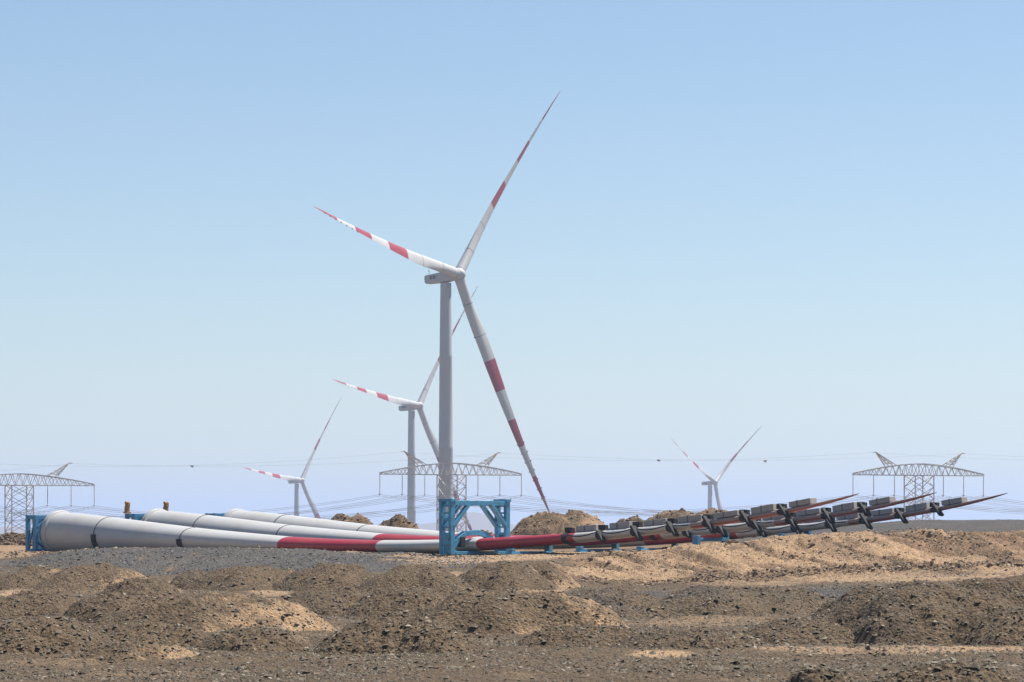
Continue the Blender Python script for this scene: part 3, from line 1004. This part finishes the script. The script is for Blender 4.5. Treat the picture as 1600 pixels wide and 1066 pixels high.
def make_turbine(name_h):
    """turbine with its rotor axis along local +X; returned with three blade holders to turn"""
    root = empty('wind_turbine', (0, 0, 0))
    H = name_h
    tower = MB()
    zs = [0, 0.4, 0.41, 25, 25.15, 26, 55, 55.15, 56, 84, 84.15, 85, H - 2.6, H - 2.5]
    rr = [2.75, 2.75, 2.55, 2.45, 2.50, 2.44, 2.25, 2.30, 2.24, 2.0, 2.05, 2.0, 1.72, 1.85]
    n = 40
    tower.rings([[np.array((r * math.cos(2 * math.pi * k / n), r * math.sin(2 * math.pi * k / n), z)) for k in range(n)] for z, r in zip(zs, rr)])
    t_ = tower.build('tower', 'tower_paint', root, smooth=True)
    m = t_.modifiers.new('edge', 'EDGE_SPLIT')
    m.split_angle = R(50)
    door = MB()
    door.box(-0.55, 0.55, -2.62, -2.40, 0.9, 3.1)
    door.build('door', 'nacelle_shell', t_, bevel=0.04)
    # nacelle: rounded box sections along the axis
    ct, st = math.cos(TILT), math.sin(TILT)
    A = np.array((ct, 0, st))
    UP = np.array((-st, 0, ct))
    S = np.array((0, 1.0, 0))
    hubc = np.array((5.0, 0, H))

    def nsec(x, w, h, dz, e=0.32, n=32):
        c = hubc + A * x + UP * dz
        out = []
        for k in range(n):
            a = 2 * math.pi * k / n
            ca, sa = math.cos(a), math.sin(a)
            out.append(c + S * (w / 2 * math.copysign(abs(ca) ** e, ca)) + UP * (h / 2 * math.copysign(abs(sa) ** e, sa)))
        return out
    nc = MB()
    nc.rings([nsec(-12.6, 2.0, 1.4, 0.0, .6), nsec(-12.5, 2.9, 2.3, 0.0, .45), nsec(-12.0, 3.4, 2.8, -0.02), nsec(-9, 3.6, 3.1, -0.05), nsec(-5.2, 3.8, 3.4, -0.1), nsec(-3.4, 3.7, 3.3, -0.05, .4), nsec(-2.2, 3.3, 3.2, 0, .7)])
    nb = nc.build('nacelle', 'nacelle_shell', root, smooth=True)
    nb.modifiers.new('edge', 'EDGE_SPLIT').split_angle = R(45)
    for k in range(4):
        for s in (-1, 1):
            v = MB()
            v.obox(hubc + A * (-9.6 + k * 1.25) + UP * 0.2 + S * s * 1.81, A * 0.5, S * 0.03, UP * 0.55)
            v.build('vent', 'dark_strap', nb)
    v = MB()
    v.bar(hubc + A * -11.5 + UP * 1.3, hubc + A * -11.5 + UP * 3.0, 0.12)
    v.bar(hubc + A * -11.9 + UP * 2.7, hubc + A * -11.1 + UP * 2.7, 0.10)
    v.build('wind_vane', 'dark_strap', nb)
    v = MB()
    v.rings([[hubc + A * -2.2 + 1.75 * (math.cos(q) * S + math.sin(q) * UP) for q in np.linspace(0, 2 * math.pi, 24, endpoint=False)],
             [hubc + A * -1.5 + 1.75 * (math.cos(q) * S + math.sin(q) * UP) for q in np.linspace(0, 2 * math.pi, 24, endpoint=False)]])
    v.build('generator_ring', 'nacelle_shell', root, smooth=False)
    hb = MB()
    prof = [(-1.5, 1.5), (-1.3, 2.0), (-0.6, 2.2), (0.5, 2.15), (1.3, 1.8), (1.9, 1.25), (2.25, 0.7), (2.4, 0.15)]
    hb.rings([[hubc + A * x + r * (math.cos(q) * S + math.sin(q) * UP) for q in np.linspace(0, 2 * math.pi, 28, endpoint=False)] for x, r in prof])
    hb.build('hub', 'nacelle_shell', root, smooth=True)
    return root, hubc, A, UP, S


# blade in its own frame: span +Z, upwind +X
def tb_center(u):
    r = 1.6 + u * (RAD - 1.6)
    return np.array((CONE * (0.25 * u + 0.75 * u * u), 0.0, r))


def tb_ang(u):
    return PITCH + R(7) - R(24) * min(u / 0.9, 1)


def tb_cd(u):
    a = tb_ang(u)
    return np.array((math.sin(a), math.cos(a), 0.0))


def tb_td(u):
    a = tb_ang(u)
    return np.array((math.cos(a), -math.sin(a), 0.0))


BAR_U = [0.9234 - 0.0385 * k for k in range(7)][::-1]


def make_rotor_blade():
    o = blade_shell(tb_center, tb_cd, tb_td).build('blade', ['white_paint', 'red_paint'], None, smooth=True)
    c = MB()
    c.rings([[np.array((1.74 * math.cos(q), 1.74 * math.sin(q), z)) for q in np.linspace(0, 2 * math.pi, 28, endpoint=False)] for z in (1.5, 2.3)])
    c.build('root_collar', 'nacelle_shell', o)
    for u in (.10, .235):
        sleeve(tb_center, tb_cd, tb_td, u, u + .0022, .03).build('strap', 'dark_strap', o)
        b = MB()
        b.obox(tb_center(u) + 0.50 * np.interp(u, CH_U, CH_C) * 0.62 * tb_cd(u), tb_cd(u) * .32, tb_td(u) * .28, (0, 0, .18))
        b.build('strap_pad', 'black_rubber', o)
    for i, u in enumerate(BAR_U):
        c_ = np.interp(u, CH_U, CH_C)
        for e in (-0.66, 0.30):
            b = MB()
            p = tb_center(u) + tb_cd(u) * c_ * e
            b.bar(p - tb_cd(u) * .26 - np.array((0, 0, .24)), p + tb_cd(u) * .26 + np.array((0, 0, .24)), .24, .18, up=tb_td(u))
            b.build('clamp_bar', 'black_rubber', o)
    return o


TURBINES = [
    # x, hub height above lens, distance, yaw, phase, label
    (-16.825, 79.169, 1064.36, .626, -1.396, 'tallest white wind turbine with red-striped blades, behind the blue gantry'),
    (-48.5, 62.8, 1766.0, .626, -1.447, 'second largest wind turbine, partly hidden by the tallest tower'),
    (-163.9, 35.6, 2636.0, .620, -1.468, 'small hazy wind turbine far off at the left'),
    (166.1, 35.8, 2764.0, .626, -1.139, 'small hazy wind turbine far off at the right with its blades in a Y'),
]
HUB_H = 110.0
t_proto, hubc, A_, UP_, S_ = make_turbine(HUB_H)
b_proto = make_rotor_blade()
turbs = [t_proto] + [copy_tree(t_proto) for _ in TURBINES[1:]]
first = True
for root, (x, zh, d, yaw, ph, label) in zip(turbs, TURBINES):
    rot = Matrix.Rotation(-yaw, 4, 'Z')
    off = rot @ Vector((hubc[0], 0, 0))
    root.location = (x - off.x, d - off.y, EYE + zh - HUB_H)
    root.rotation_euler = (0, 0, -yaw)
    tag(root, label, 'wind turbine', 'wind turbines with red and white blades')
    for k in range(3):
        q = ph + k * 2 * math.pi / 3
        zb = Vector(math.cos(q) * UP_ + math.sin(q) * S_)
        xb = Vector(A_)
        yb = zb.cross(xb)
        M = Matrix((xb, yb, zb)).transposed().to_4x4()
        M.translation = Vector(hubc)
        if first:
            bl = b_proto
            bl.parent = root
            first = False
        else:
            bl = copy_tree(b_proto, root)
        bl.matrix_parent_inverse = Matrix.Identity(4)
        bl.matrix_basis = M


# ------------------------------------------------------------------ blades lying on the ground
DR, KK = 267.6, 0.215
P0 = np.array((-705.0 / F * DR, DR))
P1 = np.array((542.0 / F * DR * (1 - KK), DR * (1 - KK)))
AX = (P1 - P0) / np.linalg.norm(P1 - P0)
LEN = np.linalg.norm(P1 - P0)
AX3 = np.array((AX[0], AX[1], 0.0))
PF = np.array((-AX[1], AX[0], 0.0))             # across the blade, away from the camera
_cl = [(95, 833), (160, 836.5), (250, 841.5), (350, 847), (460, 851.5), (600, 854.5), (690, 854), (755, 851.5), (800, 848.5), (900, 839.5), (1000, 830.5), (1100, 819.5), (1170, 810), (1225, 799.5), (1290, 784.5), (1342, 772)]
_u, _z = [], []
for px, py in _cl:
    q = px - 800.0
    u = (q + 705) / (1130.5 + .215 * q)
    _u.append(u)
    _z.append(EYE + (HOR - py) / F * DR * (1 - KK * u))
_fit = np.polyfit(_u, _z, 6)


def lb_center(u):
    p = P0 + (P1 - P0) * u
    return np.array((p[0], p[1], float(np.polyval(_fit, u))))


def lb_cd(u):
    a = R(-3) * float(sstep(0.25, 0.62, np.array(u)))
    return -PF * math.cos(a) - np.array((0, 0, 1.0)) * math.sin(a)


def lb_td(u):
    a = R(-3) * float(sstep(0.25, 0.62, np.array(u)))
    return np.array((0, 0, 1.0)) * math.cos(a) - PF * math.sin(a)


def make_lying_blade():
    c0 = lb_center(0)
    base = (c0[0], c0[1], float(land(c0[0], c0[1])))
    root = empty('turbine_blade', base)
    sh = blade_shell(lb_center, lb_cd, lb_td).build('shell', ['white_paint', 'red_paint', 'tip_shade'], root, smooth=True, origin=base)
    for po in sh.data.polygons:               # shade and ground bounce painted brown on the tips, lower edge left red
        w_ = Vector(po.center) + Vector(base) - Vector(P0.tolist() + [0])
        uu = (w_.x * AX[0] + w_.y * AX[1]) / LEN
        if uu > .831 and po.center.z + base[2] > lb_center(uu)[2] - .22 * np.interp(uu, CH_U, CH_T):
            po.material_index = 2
    r = MB()                                   # flange rim
    n = 40
    V3 = np.array((0, 0, 1.0))
    for (s0, s1, rad) in ((-0.35, 0.22, 1.78),):
        r.rings([[c0 + AX3 * s + rr * (math.cos(q) * PF + math.sin(q) * V3) for q in np.linspace(0, 2 * math.pi, n, endpoint=False)] for s, rr in ((s0, rad - .08), (s0 + .06, rad), (s1 - .06, rad), (s1, rad - .08), (s1 + 0.01, 1.5))], 0)
    rf = r.build('root_flange', 'white_paint', root, origin=base, smooth=True)
    rf.modifiers.new('edge', 'EDGE_SPLIT').split_angle = R(35)
    r = MB()
    r.rings([[c0 + AX3 * s + rr * (math.cos(q) * PF + math.sin(q) * V3) for q in np.linspace(0, 2 * math.pi, n, endpoint=False)] for s, rr in ((-0.62, 1.62), (-0.36, 1.70))], 0)
    r.build('bolt_ring', 'dark_strap', rf, origin=base)
    for u in (.0774, .205):
        sleeve(lb_center, lb_cd, lb_td, u, u + .0018, .02).build('strap', 'dark_strap', root, origin=base)
        b = MB()
        cc, tt = np.interp(u, CH_U, CH_C), np.interp(u, CH_U, CH_T)
        p = lb_center(u + .001) + lb_cd(u) * (cc * 0.5 * (1 - .18)) * 0.985
        pts = []
        for a in np.linspace(-0.9, 0.08, 7):
            k = float(sstep(0.05, 0.3, np.array(u)))
            q = (math.cos(a) * cc / 2 - .18 * k * cc + .05, math.sin(a) * (((1 + math.cos(a)) / 2) ** (.55 * k)) * (1 + .18 * k) * tt / 2)
            pts.append(lb_center(u + .001) + q[0] * lb_cd(u) + q[1] * lb_td(u))
        for a, b_ in zip(pts[:-1], pts[1:]):
            b.bar(a, b_, .12, .52, up=AX3)
        b.build('strap_pad', 'black_rubber', root, origin=base)
    b = MB()                                   # cable lashed along the near side
    pts = []
    for u in np.linspace(BAR_U[0] - .004, .83, 60):
        cc, tt = np.interp(u, CH_U, CH_C), np.interp(u, CH_U, CH_T)
        ph = (u - BAR_U[0]) / .0385
        a = 0.75 - 0.75 * abs(math.sin(math.pi * ph))
        pts.append(lb_center(u) + lb_cd(u) * (math.cos(a) * cc * .5 - .18 * cc + .03) + lb_td(u) * (math.sin(a) * tt * .5))
    b.tube(pts, .04, 6)
    b.build('lashing_cable', 'black_rubber', root, smooth=True, origin=base)
    rng = random.Random(3)
    for i, u in enumerate(BAR_U):
        cc, tt = np.interp(u, CH_U, CH_C), np.interp(u, CH_U, CH_T)
        sl = sleeve(lb_center, lb_cd, lb_td, u - .0025, u + .0035, .035)
        band = sl.build('clamp_band', 'black_rubber', root, origin=base)
        k = MB()                               # buckle on top of the band
        k.obox(lb_center(u) + lb_td(u) * (tt * .5 + .16) + lb_cd(u) * .1, AX3 * .30, lb_cd(u) * .2, np.array((0, 0, .17)))
        k.build('buckle', 'black_rubber', band, bevel=.03, origin=base)
        if i >= 2 or i == 1:
            L = (0.5, 0.62, 0.92, 0.90, 1.05, 0.98, 0.86)[i]
            near = lb_center(u + .004) + lb_cd(u) * (cc * .36)
            dirv = AX3 * (.60 + .14 * rng.random()) - np.array((0, 0, .72)) + (-PF) * .12
            dirv = dirv / np.linalg.norm(dirv)
            b = MB()
            mid = near + np.array((0, 0, -.02 + .02 * i))
            b.bar(mid - dirv * L * .45, mid + dirv * L * .95, .44, .18, up=np.cross(dirv, PF))
            b.build('clamp_bar', 'black_rubber', root, bevel=.03, origin=base)
        # foam block strapped to the upper edge beside the band
        ub = u + .0188
        cb, tb = np.interp(ub, CH_U, CH_C), np.interp(ub, CH_U, CH_T)
        c = lb_center(ub) + lb_td(ub) * (tb * .5 + .20) - lb_cd(ub) * (cb * .08 + .1 * rng.random())
        t2 = lb_center(ub + .01) - lb_center(ub - .01)
        t2 /= np.linalg.norm(t2)
        b = MB()
        h_ = .175 + .05 * rng.random()
        ll = .86 + .2 * rng.random()
        t2 = t2 + np.array((0, 0, .05 * (rng.random() - .5)))
        b.obox(c, t2 * ll, PF * .34, np.cross(t2, PF) * h_)
        fb = b.build('foam_block', 'foam_box', root, bevel=.03, origin=base)
        b = MB()
        b.obox(c - t2 * (.25 * rng.random() - .05), t2 * .035, PF * .37, np.cross(t2, PF) * (h_ + .02))
        b.build('strap', 'dark_strap', fb, origin=base)
    return root


OFFS = [(0, 0, 0), (6.4, 12.6, 0.20), (12.3, 20.9, 0.24)]
BL_LABEL = ['front turbine blade lying on the ground, its root leftmost, passing through the blue gantry',
            'middle one of three turbine blades lying on the ground, behind the front one',
            'rear one of three turbine blades lying on the ground, its tip farthest to the right']
blades = [make_lying_blade()]
for o_ in OFFS[1:]:
    blades.append(copy_tree(blades[0]))
    blades[-1].location = Vector(blades[0].location) + Vector(o_)
for b_, l_ in zip(blades, BL_LABEL):
    tag(b_, l_, 'turbine blade', 'turbine blades laid out on the ground')


# ------------------------------------------------------------------ blue root frames
def root_frame(off, label, brackets, mat, lift=0.0):
    c0 = lb_center(0) + np.array(off)
    gz = float(land(c0[0], c0[1])) - 0.08
    base = (c0[0] - AX3[0] * 1.0, c0[1] - AX3[1] * 1.0, gz)
    e = empty('blade_root_frame', base)
    top = c0[2] + 1.42 + lift - gz
    W, D0, D1 = 2.05, -1.55, -0.55

    def q(w, s, z):
        p = c0 + PF * w + AX3 * s
        return np.array((p[0], p[1], gz + z))
    for w in (-W, W):
        for s in (D0, D1):
            b = MB()
            b.bar(q(w, s, 0), q(w, s, top), .30, .30, up=AX3)
            b.build('post', mat, e, bevel=.03, origin=base)
    b = MB()
    b.obox(q(0, D0 + .35, top / 2), PF * (W - .2), AX3 * .04, np.array((0, 0, top / 2 - .25)))
    b.build('end_plate', mat, e, origin=base)
    for s in (D0, D1):
        for z in (0.16, top - .17):
            b = MB()
            b.bar(q(-W + .15, s, z), q(W - .15, s, z), .26, .32)
            b.build('crossbeam', mat, e, bevel=.03, origin=base)
    for w in (-W, W):
        for z in (0.16, top - .17):
            b = MB()
            b.bar(q(w, D0 + .15, z), q(w, D1 - .15, z), .26, .30)
            b.build('side_rail', mat, e, bevel=.03, origin=base)
        b = MB()
        b.bar(q(w, D0 + .1, .4), q(w, D1 - .1, top - .4), .12, .12)
        b.build('side_brace', mat, e, origin=base)
    for sx, z0 in ((-1, top - .9), (1, top - .9), (-1, .9), (1, .9)):
        z1 = top - .2 if z0 > top / 2 else .25
        b = MB()                                # corner gussets the flange is bolted to
        b.bar(q(sx * (W - .1), D1 + .02, z0), q(sx * (W - 1.0), D1 + .02, z1), .10, .34, up=AX3)
        b.build('gusset', mat, e, origin=base)
    if brackets:
        for w in (-W, W):
            b = MB()
            p0 = q(w, D0, top + .02)
            b.obox(p0 + np.array((0, 0, .06)), AX3 * .26, PF * .22, np.array((0, 0, .06)))
            b.obox(p0 + np.array((0, 0, .34)), AX3 * .17, PF * .16, np.array((0, 0, .24)))
            b.obox(p0 + AX3 * .06 + np.array((0, 0, .72)), AX3 * .21, PF * .12, np.array((0, 0, .16)))
            b.tube([p0 + PF * -.18 + np.array((0, 0, .88)), p0 + PF * .18 + np.array((0, 0, .88))], .13, 10)
            b.build('lifting_bracket', 'rust_bracket', e, bevel=.02, origin=base)
    tag(e, label, 'transport frame', 'blue frames at the blade roots')


root_frame(OFFS[0], 'blue steel root frame at the left end of the front blade', False, 'navy_paint')
root_frame(OFFS[1], 'blue root frame behind the front blade with two rusty yellow lifting brackets', True, 'navy_paint', -.05)
root_frame(OFFS[2], 'blue root frame peeping out at the root of the rear blade', False, 'navy_paint', -.02)


# ------------------------------------------------------------------ the big blue gantry round the front blade
def gantry():
    u0 = .5787
    c0 = lb_center(u0)
    gz = EYE - 1.98
    base = (c0[0], c0[1], gz)
    e = empty('blade_gantry', base)
    top = EYE + 1.74 - gz
    W, D = 2.67, 0.46

    def q(w, s, z):
        p = c0 + PF * w + AX3 * s
        return np.array((p[0], p[1], gz + z))

    def part(name, fn, bevel=.025, mat='blue_paint', par=None):
        b = MB()
        fn(b)
        return b.build(name, mat, par or e, bevel=bevel, origin=base)
    for w in (-W, W):
        for s in (-D, D):
            part('post', lambda b: b.bar(q(w, s, 0), q(w, s, top), .40, .26, up=AX3))
        # ladder-like side between the posts
        for k in range(7):
            z = .45 + k * (top - .8) / 6
            part('rung', lambda b: b.bar(q(w, -D + .17, z), q(w, D - .17, z), .16, .12))
        part('side_plate', lambda b: b.obox(q(w, 0, .55), AX3 * (D - .17), PF * .05, np.array((0, 0, .45))))
        part('corner_casting', lambda b: b.obox(q(w, 0, top + .03), AX3 * (D + .2), PF * .24, np.array((0, 0, .10))))
        sgn = 1 if w > 0 else -1
        part('side_wing', lambda b: b.obox(q(w + sgn * .22, 0, top * .30), AX3 * (D - .02), PF * .05, np.array((0, 0, .42))))
    for s in (-D, D):
        part('top_beam', lambda b: b.bar(q(-W + .21, s, top - .17), q(W - .21, s, top - .17), .26, .34))
        for sg in (-1, 1):
            part('knee_brace', lambda b: b.bar(q(sg * (W - .12), s * .98, top - 1.75), q(sg * (W - 1.55), s * .98, top - .30), .22, .36, up=AX3))
            part('inner_brace', lambda b: b.bar(q(sg * (W - .12), s * .55, top - 1.25), q(sg * (W - 1.0), s * .55, top - .34), .12, .16, up=AX3))
        part('sill_beam', lambda b: b.bar(q(-W + .21, s, .12), q(W - .21, s, .12), .24, .22))
    # clamp that holds the blade: an arch over it and a cradle under it
    cc, tt = np.interp(u0, CH_U, CH_C), np.interp(u0, CH_U, CH_T)
    bz = c0[2] - gz

    def arch(b):
        pts = [(-2.55, bz - .35), (-1.9, bz + .35), (-1.1, bz + .78), (0.0, bz + .86), (.9, bz + .70), (1.55, bz + .25), (1.75, bz - .25)]
        for a, c in zip(pts[:-1], pts[1:]):
            b.bar(q(a[0], .12, a[1]), q(c[0], .12, c[1]), .5, .34, up=np.cross(AX3, q(c[0], 0, c[1]) - q(a[0], 0, a[1])))
    part('clamp_arch', arch)

    def cradle(b):
        pts = [(-2.6, bz - .2), (-1.7, bz - .78), (-.6, bz - .95), (.7, bz - .95), (1.7, bz - .7), (2.6, bz - .3)]
        for a, c in zip(pts[:-1], pts[1:]):
            b.bar(q(a[0], .12, a[1]), q(c[0], .12, c[1]), .5, .22, up=np.cross(AX3, q(c[0], 0, c[1]) - q(a[0], 0, a[1])))
    part('clamp_cradle', cradle)
    part('clamp_lining', lambda b: b.obox(q(-1.55, .12, bz + .2), AX3 * .34, PF * .22, np.array((0, 0, .35))), mat='black_rubber')
    tag(e, 'tall light blue steel gantry clamped round the front blade', 'gantry')


gantry()


# ------------------------------------------------------------------ low blue cradles under the blades
def cradle(k, u, label, mat, high=0.25):
    off = np.array(OFFS[k])
    c0 = lb_center(u) + off
    cc, tt = np.interp(u, CH_U, CH_C), np.interp(u, CH_U, CH_T)
    gz = float(land(c0[0], c0[1])) - .1
    base = (c0[0], c0[1], gz)
    e = empty('blade_cradle', base)

    def q(w, s, z):
        p = c0 + PF * w + AX3 * s
        return np.array((p[0], p[1], gz + z))
    bz = c0[2] - gz
    W = cc * .5 + .55
    for w in (-W, W):
        b = MB()
        b.bar(q(w, 0, 0), q(w, 0, bz + high if w > 0 else max(bz - tt * .5 - .05, .25)), .34, .5, up=AX3)
        b.build('post', mat, e, bevel=.03, origin=base)
    b = MB()
    b.bar(q(-W + .1, 0, max(bz - tt * .6 - .26, .15)), q(W - .1, 0, max(bz - tt * .6 - .26, .15)), .5, .24)
    b.build('saddle', mat, e, bevel=.03, origin=base)
    b = MB()
    b.bar(q(-W - .3, 0, .1), q(W + .3, 0, .1), .7, .2)
    b.build('sole_beam', mat, e, bevel=.03, origin=base)
    if high > .3:
        b = MB()
        b.bar(q(W, -1.1, bz + high), q(W, 1.1, bz + high), .2, .34)
        b.build('top_rail', mat, e, bevel=.03, origin=base)
    tag(e, label, 'blade cradle', 'blue cradles under the blades')


cradle(0, .645, 'blue cradle peeping out below the front blade just right of the gantry', 'blue_paint', .1)
cradle(1, .62, 'blue cradle under the middle blade right of the gantry', 'blue_paint', .62)
cradle(1, .755, 'blue cradle under the middle blade where the black clamps begin', 'navy_paint', .0)
cradle(2, .60, 'blue cradle under the rear blade below the second red stripe', 'blue_paint', .25)
cradle(2, .765, 'blue cradle under the rear blade near the crest of the bank', 'navy_paint', .1)


# ------------------------------------------------------------------ lattice pylons
PY_YAW = R(30)
PY_D = 970.0
PW = 20.1 / math.cos(PY_YAW)                    # half length of the beam


def make_pylon(Hb):
    """lattice pylon; local X along the beam, underside of the beam at height Hb"""
    e = empty('power_pylon', (0, 0, 0))
    bw = 3.0 / math.cos(PY_YAW) * .95
    b = MB()
    m = .19
    base_w = bw * 1.75
    nlev = 12
    zs = np.linspace(0, Hb, nlev + 1)

    def cw(z):
        return base_w + (bw - base_w) * min(z / (Hb * .55), 1)
    corner = [(-1, -1), (1, -1), (1, 1), (-1, 1)]
    for i in range(nlev):
        w0, w1 = cw(zs[i]), cw(zs[i + 1])
        for k in range(4):
            a, c = corner[k], corner[(k + 1) % 4]
            b.bar((a[0] * w0, a[1] * w0 * .8, zs[i]), (a[0] * w1, a[1] * w1 * .8, zs[i + 1]), m * 1.3)
            b.bar((a[0] * w0, a[1] * w0 * .8, zs[i]), (c[0] * w1, c[1] * w1 * .8, zs[i + 1]), m * .8)
            b.bar((c[0] * w0, c[1] * w0 * .8, zs[i]), (a[0] * w1, a[1] * w1 * .8, zs[i + 1]), m * .8)
            if i % 3 == 0:
                b.bar((a[0] * w0, a[1] * w0 * .8, zs[i]), (c[0] * w0, c[1] * w0 * .8, zs[i]), m * .8)
    b.build('body', 'galvanised', e)
    # beam: flat underside, arched top, two faces
    b = MB()

    def topz(x):
        s = abs(x) / PW
        return Hb + 3.3 * (1 - s ** 1.45) + .45 * s

    def half(x):
        return bw * .8 * (1 - .86 * (abs(x) / PW) ** 1.1)
    xs = np.linspace(-PW, PW, 21)
    for s in (-1, 1):
        for a, c in zip(xs[:-1], xs[1:]):
            b.bar((a, s * half(a), Hb), (c, s * half(c), Hb), m * 1.15)
            b.bar((a, s * half(a) * .8, topz(a)), (c, s * half(c) * .8, topz(c)), m * 1.15)
            mid = (a + c) / 2
            b.bar((a, s * half(a), Hb), (mid, s * half(mid) * .8, topz(mid)), m * .75)
            b.bar((c, s * half(c), Hb), (mid, s * half(mid) * .8, topz(mid)), m * .75)
    for a in xs:
        b.bar((a, -half(a), Hb), (a, half(a), Hb), m * .7)
    b.build('beam', 'galvanised', e)
    for s in (-1, 1):
        b = MB()
        A0 = [np.array((s * PW * q, t, topz(PW * q) - .1)) for q in (.36, .48) for t in (-1.0, 1.0)]
        tip = np.array((s * PW * .665, 0, Hb + 6.6))
        for p in A0:
            b.bar(p, tip, m)
        for f in (.2, .4, .6, .8):
            r = [p + (tip - p) * f for p in A0]
            r2 = [p + (tip - p) * (f + .16) for p in A0]
            for a, c in ((0, 1), (1, 3), (3, 2), (2, 0)):
                b.bar(r[a], r[c], m * .6)
                b.bar(r[a], r2[c], m * .6)
        b.bar(tip, tip + np.array((s * .9, 0, -.2)), m)
        b.build('earth_wire_horn', 'galvanised', e)
    att = []
    for q in (-1, -.69, -.375, .375, .69, 1):
        x = PW * q
        b = MB()
        b.bar((x, 0, Hb), (x, 0, Hb - .8), .14)
        pts, rad = [], []
        for k in range(28):
            z = Hb - .8 - k * .165
            pts += [(x, 0, z), (x, 0, z - .06)]
            rad += [.17, .07]
        b.tube(pts, rad, 7)
        zb = Hb - .8 - 28 * .165
        b.bar((x, 0, zb), (x, 0, zb - .5), .12)
        b.bar((x - .1, -.4, zb - .5), (x - .1, .4, zb - .5), .16)
        b.bar((x, -.45, zb - .35), (x, 0, zb + .3), .1)
        b.bar((x, .45, zb - .35), (x, 0, zb + .3), .1)
        b.build('insulator', 'insulator', e)
        att.append((x, 0, zb - .55))
    horns = [(s * (PW * .665 + .9), 0, Hb + 6.4) for s in (-1, 1)]
    return e, att, horns


PYL = [(30, 758.5, 'lattice power pylon cut off by the left edge'), (705.5, 742, 'lattice power pylon standing in front of the tallest turbine tower'), (1436, 743, 'lattice power pylon behind the blade tips at the right')]
Z_BASE = float(land(0, PY_D))
proto, att, horns = make_pylon(40.0)
pyl = []
for i, (px, by, label) in enumerate(PYL):
    e = proto if i == 0 else copy_tree(proto)
    p = at(px, by, PY_D)
    e.location = (p[0], PY_D, p[2] - 40.0)
    e.rotation_euler = (0, 0, PY_YAW)
    tag(e, label, 'power pylon', 'lattice power pylons')
    pyl.append(e)


def world_pt(e, p):
    c, s = math.cos(PY_YAW), math.sin(PY_YAW)
    return np.array((e.location.x + p[0] * c - p[1] * s, e.location.y + p[0] * s + p[1] * c, e.location.z + p[2]))


def wire(name, local, sag, label, cat, group, rad, twin, mat, markers=()):
    pts = [world_pt(e, local) for e in pyl]
    step = pts[1] - pts[0]
    pts = [pts[0] - step + np.array((0, 0, -3.0))] + pts + [pts[-1] + (pts[2] - pts[1])]
    base = pts[2]
    line = []
    for a, c in zip(pts[:-1], pts[1:]):
        n = 30
        for k in range(n):
            t = k / n
            line.append(a + (c - a) * t - np.array((0, 0, 4 * sag * t * (1 - t))))
    line.append(pts[-1])
    b = MB()
    for o in ([-.22, .22] if twin else [0]):
        b.tube([p + np.array((0, o * .5, o)) for p in line], rad, 5)
    w = b.build(name, mat, None, origin=base)
    w.location = base
    for (seg, t) in markers:
        a, c = pts[seg], pts[seg + 1]
        p = a + (c - a) * t - np.array((0, 0, 4 * sag * t * (1 - t)))
        m = MB()
        m.tube([p + np.array((-.5, 0, -.1)), p + np.array((-.3, 0, -.25)), p + np.array((.3, 0, -.25)), p + np.array((.5, 0, -.1))], [.06, .22, .20, .06], 8)
        m.bar(p, p + np.array((.25, 0, -.75)), .14)
        m.build('wire_marker', 'marker', w, origin=base)
    tag(w, label, cat, group)


for i, a in enumerate(att):
    wire('power_conductor', a, (4.6, 5.6, 5.0, 5.8, 4.8, 5.3)[i], 'thin sagging power conductor strung from pylon to pylon', 'power line', 'conductors between the pylons', .045, True, 'cable')
wire('earth_wire', horns[0], 2.4, 'faint top wire running over the left horns of the pylons', 'power line', None, .020, False, 'cable', [(1, .52)])
wire('earth_wire', horns[1], 2.0, 'faint top wire running over the right horns of the pylons', 'power line', None, .020, False, 'cable', [(2, .34), (2, .57)])


# ------------------------------------------------------------------ hazy air
def haze():
    b = MB()
    b.box(-26000, 26000, -400, 31500, EYE - 150, EYE + 175)
    m = bpy.data.materials.new('haze')
    m.use_nodes = True
    nt = m.node_tree
    nt.nodes.clear()
    out = nt.nodes.new('ShaderNodeOutputMaterial')
    pv = nt.nodes.new('ShaderNodeVolumePrincipled')
    pv.inputs['Color'].default_value = (0.55, 0.69, 0.95, 1)
    pv.inputs['Density'].default_value = 0.00012
    pv.inputs['Anisotropy'].default_value = 0.2
    nt.links.new(pv.outputs[0], out.inputs['Volume'])
    MAT['haze'] = m
    o = b.build('haze', 'haze')
    tag(o, 'pale haze in the air over the whole desert', 'haze', kind='stuff')


haze()
